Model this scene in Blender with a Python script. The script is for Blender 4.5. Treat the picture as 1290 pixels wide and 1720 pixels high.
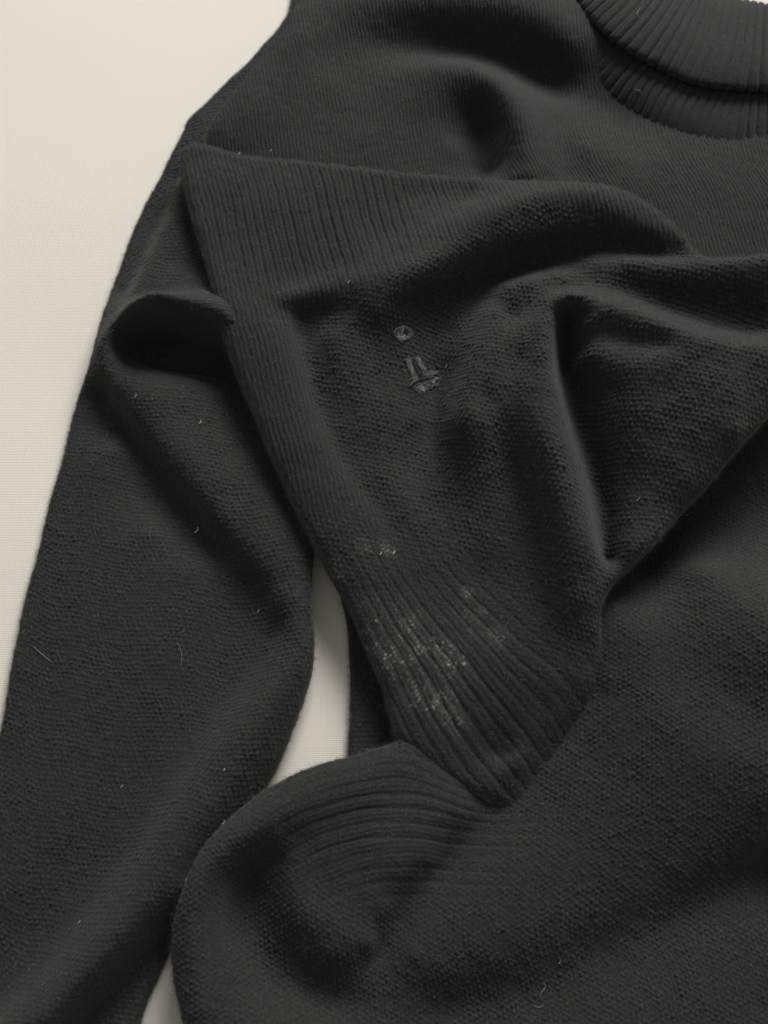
import bpy, math, random
import numpy as np
from mathutils import Vector

random.seed(7)
RNG = np.random.default_rng(7)
for o in list(bpy.data.objects):
    bpy.data.objects.remove(o)
SC = bpy.context.scene
COL = SC.collection

# ------------------------------------------------------------------ camera
TILT = math.radians(18.0)
LENS, SENS, DIST = 40.0, 36.0, 0.667
cam_d = bpy.data.cameras.new('camera')
cam_d.sensor_fit = 'VERTICAL'
cam_d.sensor_height = SENS
cam_d.lens = LENS
cam_d.clip_start = 0.01
cam_d.clip_end = 50
cam = bpy.data.objects.new('camera', cam_d)
COL.objects.link(cam)
TARGET = np.array([0.0, 0.0, 0.02])
CAM = TARGET + DIST * np.array([0.0, -math.sin(TILT), math.cos(TILT)])
cam.location = CAM
cam.rotation_euler = (TILT, 0, 0)
cam_d.dof.use_dof = True
cam_d.dof.focus_distance = 0.655
cam_d.dof.aperture_fstop = 7.0
SC.camera = cam

# ------------------------------------------------------------------ light
world = bpy.data.worlds.new('World')
SC.world = world
world.use_nodes = True
bg = world.node_tree.nodes['Background']
bg.inputs[0].default_value = (1.0, 0.99, 0.97, 1)
bg.inputs[1].default_value = 0.26


def area(name, loc, size, energy, colour, aim=(0, 0, 0)):
    d = bpy.data.lights.new(name, 'AREA')
    d.shape = 'RECTANGLE'
    d.size, d.size_y = size
    d.energy = energy
    d.color = colour
    o = bpy.data.objects.new(name, d)
    COL.objects.link(o)
    o.location = loc
    o.rotation_euler = (Vector(aim) - Vector(loc)).to_track_quat('-Z', 'Y').to_euler()
    return o


area('window_light', (0.95, 2.85, 1.9), (1.8, 1.2), 172, (1.0, 0.99, 0.965))
SC.view_settings.view_transform = 'Standard'
SC.view_settings.look = 'None'
SC.view_settings.exposure = 0.0
SC.view_settings.gamma = 1.0

# ------------------------------------------------------------------ helpers
CELL = 0.0006          # mesh step of the cloth sheets, metres
_ct, _st = math.cos(TILT), math.sin(TILT)


def at(px, py, zmm):
    """point of the photograph -> world point at height zmm (millimetres)."""
    px = np.asarray(px, float); py = np.asarray(py, float); z = np.asarray(zmm, float) * 1e-3
    x = (px - 645) / 1720 * SENS / LENS
    y = (860 - py) / 1720 * SENS / LENS
    dx, dy, dz = x, y * _ct + _st, y * _st - _ct
    t = (z - CAM[2]) / dz
    return np.stack([CAM[0] + t * dx, CAM[1] + t * dy, z + 0 * t], -1)


def spline(pts, step, closed=False):
    """Catmull-Rom through pts (n,k), resampled about every `step` (first two axes)."""
    p = np.asarray(pts, float)
    n = len(p)
    if closed:
        q = np.vstack([p[-1], p, p[0], p[1]])
        segs = n
    else:
        q = np.vstack([2 * p[0] - p[1], p, 2 * p[-1] - p[-2]])
        segs = n - 1
    out = []
    for i in range(segs):
        a, b, c, d = q[i], q[i + 1], q[i + 2], q[i + 3]
        m = max(1, int(math.ceil(np.linalg.norm((c - b)[:2]) / step)))
        t = (np.arange(m) / m)[:, None]
        # centripetal-ish tangents limited by the neighbouring chord keep corners from looping
        lb = np.linalg.norm((b - a)[:2]) + 1e-9; lc = np.linalg.norm((c - b)[:2]) + 1e-9; ld = np.linalg.norm((d - c)[:2]) + 1e-9
        m1 = ((c - b) / lc * lb + (b - a) / lb * lc) / (lb + lc) * lc
        m2 = ((d - c) / ld * lc + (c - b) / lc * ld) / (lc + ld) * lc
        t2, t3 = t * t, t * t * t
        out.append((2 * t3 - 3 * t2 + 1) * b + (t3 - 2 * t2 + t) * m1 + (-2 * t3 + 3 * t2) * c + (t3 - t2) * m2)
    if not closed:
        out.append(p[-1:])
    return np.vstack(out)


_lat = RNG.random((8, 256, 256)) * 2 - 1


def noise(x, y, scale, seed=0):
    x = x / scale + 37.3 * seed + 1000; y = y / scale + 11.7 * seed + 1000
    i = np.floor(x).astype(int); j = np.floor(y).astype(int)
    fx = x - i; fy = y - j
    fx = fx * fx * (3 - 2 * fx); fy = fy * fy * (3 - 2 * fy)
    L = _lat[seed % 8]
    i0, i1, j0, j1 = i & 255, (i + 1) & 255, j & 255, (j + 1) & 255
    return (L[i0, j0] * (1 - fx) + L[i1, j0] * fx) * (1 - fy) + (L[i0, j1] * (1 - fx) + L[i1, j1] * fx) * fy


class Field:
    """smooth interpolation of scattered values (multiquadric with a linear part)."""
    def __init__(self, xy, val, c):
        xy = np.asarray(xy, float); val = np.asarray(val, float); c = np.asarray(c, float) * np.ones(len(xy))
        keep = []
        for k in range(len(xy)):
            if keep:
                d = np.hypot(*(xy[keep] - xy[k]).T)
                if d.min() < 0.0011:
                    continue
            keep.append(k)
        self.p, self.c = xy[keep], c[keep]
        v = val[keep]
        n = len(keep)
        A = np.zeros((n + 3, n + 3))
        d2 = ((self.p[:, None] - self.p[None]) ** 2).sum(-1)
        A[:n, :n] = np.sqrt(d2 + self.c[None] ** 2)
        A[:n, :n] += np.eye(n) * -1.5e-5
        P = np.c_[np.ones(n), self.p]
        A[:n, n:] = P; A[n:, :n] = P.T
        self.w = np.linalg.lstsq(A, np.r_[v, 0, 0, 0], rcond=None)[0]

    def __call__(self, X, Y):
        sh = X.shape
        q = np.c_[X.ravel(), Y.ravel()]
        out = np.empty(len(q))
        n = len(self.p)
        for a in range(0, len(q), 8192):
            b = q[a:a + 8192]
            d2 = (b[:, :1] - self.p[None, :, 0]) ** 2 + (b[:, 1:] - self.p[None, :, 1]) ** 2
            out[a:a + 8192] = np.sqrt(d2 + self.c[None] ** 2) @ self.w[:n] + self.w[n] + b @ self.w[n + 1:]
        return out.reshape(sh)


def upsample(F, x0, y0, h, X, Y):
    """bicubic (Catmull-Rom) lookup of coarse grid F[iy, ix]."""
    fx = (X - x0) / h; fy = (Y - y0) / h
    ix = np.clip(np.floor(fx).astype(int), 1, F.shape[1] - 3); iy = np.clip(np.floor(fy).astype(int), 1, F.shape[0] - 3)
    tx = fx - ix; ty = fy - iy

    def w(t):
        return (-.5 * t + t * t - .5 * t ** 3, 1 - 2.5 * t * t + 1.5 * t ** 3, .5 * t + 2 * t * t - 1.5 * t ** 3, -.5 * t * t + .5 * t ** 3)
    wx, wy = w(tx), w(ty)
    out = 0
    for a in range(4):
        r = 0
        for b in range(4):
            r = r + wx[b] * F[iy + a - 1, ix + b - 1]
        out = out + wy[a] * r
    return out


# ------------------------------------------------------------------ knit relief (u counts wales, v counts rows)
def knit(u, v, kind, seed=0):
    ju = 0.16 * noise(u, v, 1.7, 1 + seed) + 0.5 * noise(u, v, 14, 2 + seed)
    jv = 0.24 * noise(u, v, 1.1, 3 + seed) + 0.35 * noise(u, v, 13, 4 + seed)
    u = u + ju; v = v + jv
    amp = 0.8 + 0.42 * noise(u, v, 1.5, 5 + seed) + 0.25 * noise(u, v, 7, 6 + seed)
    if kind == 'purl':
        r = np.floor(v)
        row = np.cos(np.pi * (v - r - 0.5)) ** 2
        col = np.abs(np.cos(np.pi * (u + 0.5 * r)))
        h = (0.66 * row + 0.34) * (0.15 + 0.85 * col)
        hs = np.sin(np.floor(u + 0.5 * r + .5) * 12.99 + r * 78.23) * 43758.5
        amp = amp * (0.62 + 0.65 * (hs - np.floor(hs)))
    else:
        a = u - np.floor(u)
        tri = np.abs(a - 0.5) * 2
        ph = v + 0.55 * tri
        h = 0.14 * (0.5 + 0.5 * np.cos(2 * np.pi * ph)) + 0.9 * np.abs(np.sin(np.pi * u)) ** 0.8
        amp = 0.5 * amp + 0.45
    return h * amp


def ribs(u, period, sharp=0.55):
    """rounded ribs with narrow furrows, 0..1"""
    return np.abs(np.cos(np.pi * u / period)) ** sharp


# ------------------------------------------------------------------ materials
def new_mat(name):
    m = bpy.data.materials.new(name)
    m.use_nodes = True
    nt = m.node_tree
    return m, nt, nt.nodes['Principled BSDF']


def N(nt, kind, **kw):
    n = nt.nodes.new(kind)
    for k, v in kw.items():
        setattr(n, k, v)
    return n


def wool_material(name, base=(0.0236, 0.0234, 0.0235)):
    m, nt, b = new_mat(name)
    L = nt.links.new
    tc = N(nt, 'ShaderNodeTexCoord')
    n1 = N(nt, 'ShaderNodeTexNoise'); n1.inputs['Scale'].default_value = 900; n1.inputs['Detail'].default_value = 3
    n2 = N(nt, 'ShaderNodeTexNoise'); n2.inputs['Scale'].default_value = 2600; n2.inputs['Detail'].default_value = 2
    L(tc.outputs['Object'], n1.inputs['Vector']); L(tc.outputs['Object'], n2.inputs['Vector'])
    r = N(nt, 'ShaderNodeMapRange'); r.inputs['From Min'].default_value = 0.3; r.inputs['From Max'].default_value = 0.75
    r.inputs['To Min'].default_value = 0.55; r.inputs['To Max'].default_value = 1.6
    L(n1.outputs['Fac'], r.inputs['Value'])
    mul = N(nt, 'ShaderNodeVectorMath', operation='SCALE'); mul.inputs[0].default_value = base
    L(r.outputs[0], mul.inputs['Scale'])
    thin = N(nt, 'ShaderNodeAttribute', attribute_name='thin')
    # threadbare stitches: pale flecks where the vertex mask says the knit is worn
    at_ = N(nt, 'ShaderNodeAttribute', attribute_name='wear')
    n3 = N(nt, 'ShaderNodeTexNoise'); n3.inputs['Scale'].default_value = 620; n3.inputs['Detail'].default_value = 2; n3.inputs['Roughness'].default_value = 0.7
    L(tc.outputs['Object'], n3.inputs['Vector'])
    th = N(nt, 'ShaderNodeMapRange'); th.inputs['From Min'].default_value = 0.35; th.inputs['From Max'].default_value = 0.62
    L(n3.outputs['Fac'], th.inputs['Value'])
    mm = N(nt, 'ShaderNodeMath', operation='MULTIPLY'); L(th.outputs[0], mm.inputs[0]); L(at_.outputs['Fac'], mm.inputs[1])
    mm.use_clamp = True
    mix = N(nt, 'ShaderNodeMix', data_type='RGBA')
    tm = N(nt, 'ShaderNodeMath', operation='MULTIPLY_ADD'); L(thin.outputs['Fac'], tm.inputs[0]); tm.inputs[1].default_value = 0.17; L(mm.outputs[0], tm.inputs[2]); tm.use_clamp = True
    L(tm.outputs[0], mix.inputs['Factor']); L(mul.outputs[0], mix.inputs[6]); mix.inputs[7].default_value = (0.38, 0.38, 0.375, 1)
    L(mix.outputs[2], b.inputs['Base Color'])
    b.inputs['Roughness'].default_value = 0.85
    b.inputs['Specular IOR Level'].default_value = 0.18
    b.inputs['Sheen Weight'].default_value = 0.14
    b.inputs['Sheen Roughness'].default_value = 0.45
    b.inputs['Sheen Tint'].default_value = (0.8, 0.8, 0.82, 1)
    add = N(nt, 'ShaderNodeMath', operation='ADD'); L(n1.outputs['Fac'], add.inputs[0]); L(n2.outputs['Fac'], add.inputs[1])
    bp = N(nt, 'ShaderNodeBump'); bp.inputs['Strength'].default_value = 0.55; bp.inputs['Distance'].default_value = 0.0005
    L(add.outputs[0], bp.inputs['Height']); L(bp.outputs[0], b.inputs['Normal'])
    return m


WOOL = wool_material('black_wool_knit')


def fuzz_material():
    m, nt, b = new_mat('wool_fibre')
    hi = N(nt, 'ShaderNodeHairInfo')
    pw = N(nt, 'ShaderNodeMath', operation='POWER'); pw.inputs[1].default_value = 22
    nt.links.new(hi.outputs['Random'], pw.inputs[0])
    mx = N(nt, 'ShaderNodeMix', data_type='RGBA'); mx.inputs[6].default_value = (0.05, 0.05, 0.05, 1); mx.inputs[7].default_value = (0.38, 0.38, 0.38, 1)
    nt.links.new(pw.outputs[0], mx.inputs['Factor']); nt.links.new(mx.outputs[2], b.inputs['Base Color'])
    b.inputs['Roughness'].default_value = 0.6
    return m


FUZZ = fuzz_material()


def plain(name, col, rough=0.7):
    m, nt, b = new_mat(name)
    tc = N(nt, 'ShaderNodeTexCoord')
    n = N(nt, 'ShaderNodeTexNoise'); n.inputs['Scale'].default_value = 1500
    nt.links.new(tc.outputs['Object'], n.inputs['Vector'])
    r = N(nt, 'ShaderNodeMapRange'); r.inputs['To Min'].default_value = 0.6; r.inputs['To Max'].default_value = 1.3
    nt.links.new(n.outputs['Fac'], r.inputs['Value'])
    s = N(nt, 'ShaderNodeVectorMath', operation='SCALE'); s.inputs[0].default_value = col
    nt.links.new(r.outputs[0], s.inputs['Scale']); nt.links.new(s.outputs[0], b.inputs['Base Color'])
    b.inputs['Roughness'].default_value = rough
    return m


# ------------------------------------------------------------------ object helpers
def link_mesh(name, verts, faces, mat, parent=None, attrs=None, smooth=True):
    me = bpy.data.meshes.new(name)
    verts = np.ascontiguousarray(verts, np.float32); faces = np.ascontiguousarray(faces, np.int32)
    nf, k = faces.shape
    me.vertices.add(len(verts)); me.vertices.foreach_set('co', verts.ravel())
    me.loops.add(nf * k); me.loops.foreach_set('vertex_index', faces.ravel())
    me.polygons.add(nf); me.polygons.foreach_set('loop_start', np.arange(nf, dtype=np.int32) * k)
    if smooth:
        me.polygons.foreach_set('use_smooth', np.ones(nf, bool))
    me.update(calc_edges=True)
    me.validate()
    for an, av in (attrs or {}).items():
        a = me.attributes.new(an, 'FLOAT', 'POINT'); a.data.foreach_set('value', np.ascontiguousarray(av, np.float32))
    me.materials.append(mat)
    o = bpy.data.objects.new(name, me)
    COL.objects.link(o)
    if parent:
        o.parent = parent
    return o


def fuzz(parent, P, Nn, count, length=(0.0015, 0.0045), seed=0, rad=0.000032, lift=0.5):
    """fine wool fibres standing off the points P with normals Nn, as one curves object."""
    r = np.random.default_rng(100 + seed)
    if not count:
        count, p, n = len(P), P, Nn
    else:
        idx = r.integers(0, len(P), count)
        p = P[idx]; n = Nn[idx]
    t = r.normal(size=(count, 3)); t -= n * (t * n).sum(1, keepdims=True)
    t /= np.linalg.norm(t, axis=1, keepdims=True) + 1e-9
    s = np.cross(n, t)
    Lg = r.uniform(*length, count)[:, None] * (0.5 + r.random((count, 1)) ** 3)
    up = r.random((count, 1)) * lift + 0.08
    bend = r.normal(size=(count, 1)) * 0.5
    K = 5
    pts = np.empty((count, K, 3))
    for k in range(K):
        f = k / (K - 1)
        pts[:, k] = p + Lg * (t * f * (1 - .25 * f) + s * bend * f * f + n * up * (f * 1.6 - f * f * 1.1)) + r.normal(size=(count, 3)) * 0.00008 * f
    cu = bpy.data.hair_curves.new('wool_fuzz')
    cu.add_curves([K] * count)
    cu.attributes['position'].data.foreach_set('vector', pts.astype(np.float32).ravel())
    ra = cu.attributes.get('radius') or cu.attributes.new('radius', 'FLOAT', 'POINT')
    ra.data.foreach_set('value', (rad * np.tile(np.linspace(1, .35, K), count)).astype(np.float32))
    cu.materials.append(FUZZ)
    o = bpy.data.objects.new('wool_fuzz', cu)
    COL.objects.link(o)
    o.parent = parent
    o['kind'] = 'stuff'
    return o


def build_sheet(name, outline, lines, uvfun, relief, parent, edge=0.005, c=0.006, wav=(0.0006, 0.03), fuzz_n=9000, clip_px=None, wear=None, seed=0, arc=0.6):
    """one cloth sheet: heights interpolated between `outline` and `lines` (photo points with a height in mm), edges rolled under."""
    ow = at(*np.asarray(outline, float).T)
    op = spline(ow, 0.0035, closed=True)
    opf = spline(ow, 0.0012, closed=True)
    opf[:, 0] += 0.0003 * noise(opf[:, 0], opf[:, 1], 0.003, 5) + 0.0006 * noise(opf[:, 0], opf[:, 1], 0.022, 6)
    opf[:, 1] += 0.0003 * noise(opf[:, 0], opf[:, 1], 0.003, 7) + 0.0006 * noise(opf[:, 0], opf[:, 1], 0.022, 4)
    pts = [op[::2]]; cs = [np.full(len(op[::2]), c)]
    for ln in lines:
        cc = c
        if isinstance(ln, tuple):
            cc, ln = ln
        w = at(*np.asarray(ln, float).T)
        w = spline(w, 0.0055) if len(w) > 1 else w
        pts.append(w); cs.append(np.full(len(w), cc))
    # lines first so that they win over the outline where they coincide
    allp = np.vstack(pts); allc = np.concatenate(cs)
    F = Field(allp[:, :2], allp[:, 2], allc)
    x0, y0 = op[:, 0].min() - .004, op[:, 1].min() - .004
    x1, y1 = op[:, 0].max() + .004, op[:, 1].max() + .004
    if clip_px:
        x0, x1, y0, y1 = max(x0, clip_px[0]), min(x1, clip_px[1]), max(y0, clip_px[2]), min(y1, clip_px[3])
    H = 0.0022
    gx = np.arange(x0 - 3 * H, x1 + 3 * H, H); gy = np.arange(y0 - 3 * H, y1 + 3 * H, H)
    GX, GY = np.meshgrid(gx, gy)
    GZ = F(GX, GY)
    GZ = GZ + wav[0] * (noise(GX, GY, wav[1], seed) + 0.5 * noise(GX, GY, wav[1] * .45, seed + 1))
    # arc length down the sheet, so that rows crowd together on the steep flanks
    zy = np.gradient(GZ, H, axis=0); zx = np.gradient(GZ, H, axis=1)
    sy = np.cumsum(np.sqrt(1 + np.clip(zy, -1.5, 1.5) ** 2) - 1, axis=0) * H
    sx = np.cumsum(np.sqrt(1 + np.clip(zx, -1.5, 1.5) ** 2) - 1, axis=1) * H
    for _ in range(6):
        sy = (sy + np.roll(sy, 1, 1) + np.roll(sy, -1, 1)) / 3; sx = (sx + np.roll(sx, 1, 0) + np.roll(sx, -1, 0)) / 3
    xs = np.arange(x0, x1, CELL); ys = np.arange(y0, y1, CELL)
    nx, ny = len(xs), len(ys)
    # inside mask by scanline
    inside = np.zeros((ny, nx), bool)
    ax, ay = opf[:, 0], opf[:, 1]
    bx_, by_ = np.roll(ax, -1), np.roll(ay, -1)
    for j, yy in enumerate(ys):
        m = (ay <= yy) != (by_ <= yy)
        if m.any():
            xc = np.sort(ax[m] + (yy - ay[m]) / (by_[m] - ay[m]) * (bx_[m] - ax[m]))
            k = np.searchsorted(xc, xs)
            inside[j] = (k % 2) == 1
    # distance to the outline near it
    rad = edge + 3 * CELL
    D = np.full((ny, nx), 1.0); NX = np.zeros((ny, nx)); NY = np.zeros((ny, nx))
    for k in range(len(opf)):
        x_a, y_a, x_b, y_b = ax[k], ay[k], bx_[k], by_[k]
        i0 = max(0, int((min(x_a, x_b) - rad - x0) / CELL)); i1 = min(nx, int((max(x_a, x_b) + rad - x0) / CELL) + 2)
        j0 = max(0, int((min(y_a, y_b) - rad - y0) / CELL)); j1 = min(ny, int((max(y_a, y_b) + rad - y0) / CELL) + 2)
        if i1 <= i0 or j1 <= j0:
            continue
        XX, YY = np.meshgrid(xs[i0:i1], ys[j0:j1])
        dx, dy = x_b - x_a, y_b - y_a
        t = np.clip(((XX - x_a) * dx + (YY - y_a) * dy) / (dx * dx + dy * dy + 1e-18), 0, 1)
        qx, qy = x_a + t * dx, y_a + t * dy
        d = np.hypot(XX - qx, YY - qy)
        s = D[j0:j1, i0:i1]; b = d < s
        s[b] = d[b]; NX[j0:j1, i0:i1][b] = qx[b]; NY[j0:j1, i0:i1][b] = qy[b]
    cell = inside[:-1, :-1] & inside[1:, :-1] & inside[:-1, 1:] & inside[1:, 1:]
    used = np.zeros((ny, nx), bool); full = np.zeros((ny, nx), int)
    for a in (0, 1):
        for b in (0, 1):
            used[a:ny - 1 + a, b:nx - 1 + b] |= cell
            full[a:ny - 1 + a, b:nx - 1 + b] += cell
    bnd = used & (full < 4)
    X, Y = np.meshgrid(xs, ys)
    snap = bnd & (D < 2.2 * CELL)
    inx = np.where(snap, X - NX, 0); iny = np.where(snap, Y - NY, 0)
    X = np.where(snap, NX, X); Y = np.where(snap, NY, Y)
    D = np.where(snap, 0, D)
    ids = -np.ones((ny, nx), int); ids[used] = np.arange(used.sum())
    x, y, d = X[used], Y[used], D[used]
    z = upsample(GZ, gx[0], gy[0], H, x, y)
    k = np.clip(1 - d / edge, 0, 1)
    z = z - edge * (1 - np.sqrt(1 - k * k))
    # normals from the smooth height
    e = 0.0008
    zz = lambda a, b: upsample(GZ, gx[0], gy[0], H, a, b)
    gxn = (zz(x + e, y) - zz(x - e, y)) / (2 * e); gyn = (zz(x, y + e) - zz(x, y - e)) / (2 * e)
    nrm = np.stack([-gxn, -gyn, np.ones_like(gxn)], -1)
    nrm /= np.linalg.norm(nrm, axis=1, keepdims=True)
    ax_ = x + arc * upsample(sx, gx[0], gy[0], H, x, y)
    ay_ = y + arc * upsample(sy, gx[0], gy[0], H, x, y)
    h = relief(x, y, ax_, ay_)
    fade = np.clip(d / 0.0012, 0.25, 1) / (1 + (gxn ** 2 + gyn ** 2) / 5)
    P = np.stack([x, y, z], -1) + nrm * (h * fade)[:, None]
    P[:, 2] = np.maximum(P[:, 2], 0.0006)
    faces = np.stack([ids[:-1, :-1][cell], ids[:-1, 1:][cell], ids[1:, 1:][cell], ids[1:, :-1][cell]], -1)
    # rolled-under rim: rings of vertices below the boundary
    E = np.vstack([faces[:, [0, 1]], faces[:, [1, 2]], faces[:, [2, 3]], faces[:, [3, 0]]])
    key = np.minimum(E[:, 0], E[:, 1]) * len(P) + np.maximum(E[:, 0], E[:, 1])
    _, first, cnt = np.unique(key, return_index=True, return_counts=True)
    be = E[first[cnt == 1]]
    bv = np.unique(be)
    remap = -np.ones(len(P), int); remap[bv] = np.arange(len(bv))
    iv = np.stack([inx[used][bv], iny[used][bv]], -1)
    ln_ = np.linalg.norm(iv, axis=1, keepdims=True)
    iv = np.where(ln_ > 1e-9, iv / (ln_ + 1e-12), 0)
    allP = [P]; allF = [faces]
    prev = bv; base = len(P)
    for (inn, dn) in ((0.25, 0.75), (0.9, 1.1), (2.2, 1.25)):
        ring = P[bv].copy()
        ring[:, :2] += iv * inn * edge
        ring[:, 2] = np.maximum(ring[:, 2] - dn * edge, 0.0005)
        cur = base + np.arange(len(bv))
        allP.append(ring)
        full_prev = -np.ones(len(P), int); full_prev[bv] = prev
        full_cur = -np.ones(len(P), int); full_cur[bv] = cur
        allF.append(np.stack([full_prev[be[:, 1]], full_prev[be[:, 0]], full_cur[be[:, 0]], full_cur[be[:, 1]]], -1))
        prev = cur; base += len(bv)
    V = np.vstack(allP); Fc = np.vstack(allF)
    wv = np.zeros(len(V))
    if wear is not None:
        wv[:len(P)] = wear(x, y, z, h)
    tv = np.zeros(len(V))
    if wear is not None:
        tv[:len(P)] = WDOT['thin']
    o = link_mesh(name, V, Fc, WOOL, parent, {'wear': wv, 'thin': tv})
    # fibres: most on the faces, some on the rim where they show against the ground
    if fuzz_n:
        rim = np.where(d < 0.004)[0]
        rn = nrm.copy()
        ow_ = np.stack([NX[used] - X[used], NY[used] - Y[used], np.zeros(len(P))], -1)
        near = (d < 0.004) & (d > 0)
        ow_ /= np.linalg.norm(ow_, axis=1, keepdims=True) + 1e-12
        rn = rn + ow_ * (near * np.clip(1 - d / 0.004, 0, 1) * 1.6)[:, None]
        rn /= np.linalg.norm(rn, axis=1, keepdims=True)
        sel = np.concatenate([np.arange(len(P)), np.repeat(rim, 2)])
        sel = np.concatenate([RNG.choice(len(P), fuzz_n * 3), RNG.choice(np.where(d < 0.0025)[0], int(len(np.where(d < 0.0006)[0]) * 14))])
        fuzz(o, P[sel], rn[sel], 0, seed=seed)
    return o, F


def build_strip(name, rails, relief, parent, n_along, n_across, fuzz_n=3000, seed=0):
    """a cloth strip lofted over several rails (photo points with heights), relief(s, t) along its normal."""
    R = []
    for r in rails:
        w = spline(at(*np.asarray(r, float).T), 0.001)
        L = np.r_[0, np.cumsum(np.linalg.norm(np.diff(w, axis=0), axis=1))]
        # same knot count on every rail: parameter by knot index keeps the ribs where the knots say
        R.append((w, L / L[-1]))
    s = np.linspace(0, 1, n_along)
    # parameter by control point index
    C = []
    for r, (w, L) in zip(rails, R):
        k = np.asarray(at(*np.asarray(r, float).T))
        ki = [np.argmin(((w - q) ** 2).sum(1)) for q in k]
        kk = np.interp(s * (len(k) - 1), np.arange(len(k)), ki)
        C.append(np.stack([np.interp(kk, np.arange(len(w)), w[:, a]) for a in range(3)], -1))
    C = np.array(C)                                   # rails x along x 3
    t = np.linspace(0, len(rails) - 1, n_across)
    rows = []
    Q = np.concatenate([2 * C[:1] - C[1:2], C, 2 * C[-1:] - C[-2:-1]])
    for v in t:
        i = min(int(v), len(rails) - 2); f = v - i
        a, b, c_, d_ = Q[i], Q[i + 1], Q[i + 2], Q[i + 3]
        rows.append(.5 * ((2 * b) + (c_ - a) * f + (2 * a - 5 * b + 4 * c_ - d_) * f * f + (-a + 3 * b - 3 * c_ + d_) * f ** 3))
    G = np.array(rows)
    for _ in range(2):
        G[:, 1:-1] = (G[:, :-2] + 2 * G[:, 1:-1] + G[:, 2:]) / 4
    ds = np.gradient(G, axis=1); dt = np.gradient(G, axis=0)
    n = np.cross(ds, dt); n /= np.linalg.norm(n, axis=2, keepdims=True) + 1e-12
    S = np.cumsum(np.r_[0, np.linalg.norm(np.diff(G[n_across // 2], axis=0), axis=1)])
    T = np.cumsum(np.concatenate([np.zeros((1, n_along)), np.linalg.norm(np.diff(G, axis=0), axis=2)]), axis=0)
    SS = np.broadcast_to(S, T.shape)
    h = relief(SS, T)
    P = G + n * h[..., None]
    ids = np.arange(n_along * n_across).reshape(n_across, n_along)
    faces = np.stack([ids[:-1, :-1], ids[:-1, 1:], ids[1:, 1:], ids[1:, :-1]], -1).reshape(-1, 4)
    o = link_mesh(name, P.reshape(-1, 3), faces, WOOL, parent, {'wear': np.zeros(P.size // 3)})
    if fuzz_n:
        fuzz(o, P.reshape(-1, 3), n.reshape(-1, 3), fuzz_n, seed=seed)
    return o


# ------------------------------------------------------------------ the cream cloth underneath
def cloth_material():
    m, nt, b = new_mat('cream_woven_cotton')
    L = nt.links.new
    tc = N(nt, 'ShaderNodeTexCoord')
    w1 = N(nt, 'ShaderNodeTexWave', wave_type='BANDS', bands_direction='X'); w1.inputs['Scale'].default_value = 300; w1.inputs['Distortion'].default_value = 0.6; w1.inputs['Detail Scale'].default_value = 40
    w2 = N(nt, 'ShaderNodeTexWave', wave_type='BANDS', bands_direction='Y'); w2.inputs['Scale'].default_value = 300; w2.inputs['Distortion'].default_value = 0.6; w2.inputs['Detail Scale'].default_value = 40
    for w in (w1, w2):
        L(tc.outputs['Object'], w.inputs['Vector'])
    mul = N(nt, 'ShaderNodeMath', operation='ADD'); L(w1.outputs['Fac'], mul.inputs[0]); L(w2.outputs['Fac'], mul.inputs[1])
    n1 = N(nt, 'ShaderNodeTexNoise'); n1.inputs['Scale'].default_value = 7; n1.inputs['Detail'].default_value = 2
    n2 = N(nt, 'ShaderNodeTexNoise'); n2.inputs['Scale'].default_value = 900; n2.inputs['Detail'].default_value = 3
    L(tc.outputs['Object'], n1.inputs['Vector']); L(tc.outputs['Object'], n2.inputs['Vector'])
    mix = N(nt, 'ShaderNodeMix', data_type='RGBA')
    mix.inputs[6].default_value = (0.757, 0.722, 0.64, 1); mix.inputs[7].default_value = (0.772, 0.722, 0.645, 1)
    L(n1.outputs['Fac'], mix.inputs['Factor'])
    r = N(nt, 'ShaderNodeMapRange'); r.inputs['From Max'].default_value = 2; r.inputs['To Min'].default_value = 0.90; r.inputs['To Max'].default_value = 1.05
    L(mul.outputs[0], r.inputs['Value'])
    s = N(nt, 'ShaderNodeVectorMath', operation='SCALE'); L(mix.outputs[2], s.inputs[0]); L(r.outputs[0], s.inputs['Scale'])
    L(s.outputs[0], b.inputs['Base Color'])
    b.inputs['Roughness'].default_value = 0.9; b.inputs['Specular IOR Level'].default_value = 0.1
    ad = N(nt, 'ShaderNodeMath', operation='ADD'); L(mul.outputs[0], ad.inputs[0]); L(n2.outputs['Fac'], ad.inputs[1])
    bp = N(nt, 'ShaderNodeBump'); bp.inputs['Strength'].default_value = 0.35; bp.inputs['Distance'].default_value = 0.0003
    L(ad.outputs[0], bp.inputs['Height']); L(bp.outputs[0], b.inputs['Normal'])
    return m


def make_cloth():
    n = 140
    xs = np.linspace(-0.9, 0.9, n); ys = np.linspace(-0.8, 1.0, n)
    X, Y = np.meshgrid(xs, ys)
    Z = 0.0009 * noise(X, Y, 0.11, 3) - 0.0016
    ids = np.arange(n * n).reshape(n, n)
    f = np.stack([ids[:-1, :-1], ids[:-1, 1:], ids[1:, 1:], ids[1:, :-1]], -1).reshape(-1, 4)
    o = link_mesh('cotton_cloth', np.stack([X, Y, Z], -1).reshape(-1, 3), f, cloth_material())
    o['label'] = 'cream woven cotton cloth spread flat under the black sweater'
    o['category'] = 'cloth'
    return o


make_cloth()

# ------------------------------------------------------------------ the sweater
sweater = bpy.data.objects.new('turtleneck_sweater', None)
COL.objects.link(sweater)
sweater['label'] = 'crumpled black knitted turtleneck sweater with worn threadbare hem lying on cream cloth'
sweater['category'] = 'sweater'
MM = 0.001


def rot_uv(deg, wale, row):
    a = math.radians(deg); ca, sa = math.cos(a), math.sin(a)
    return lambda x, y: ((x * ca + y * sa) / wale, (-x * sa + y * ca) / row)


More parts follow.
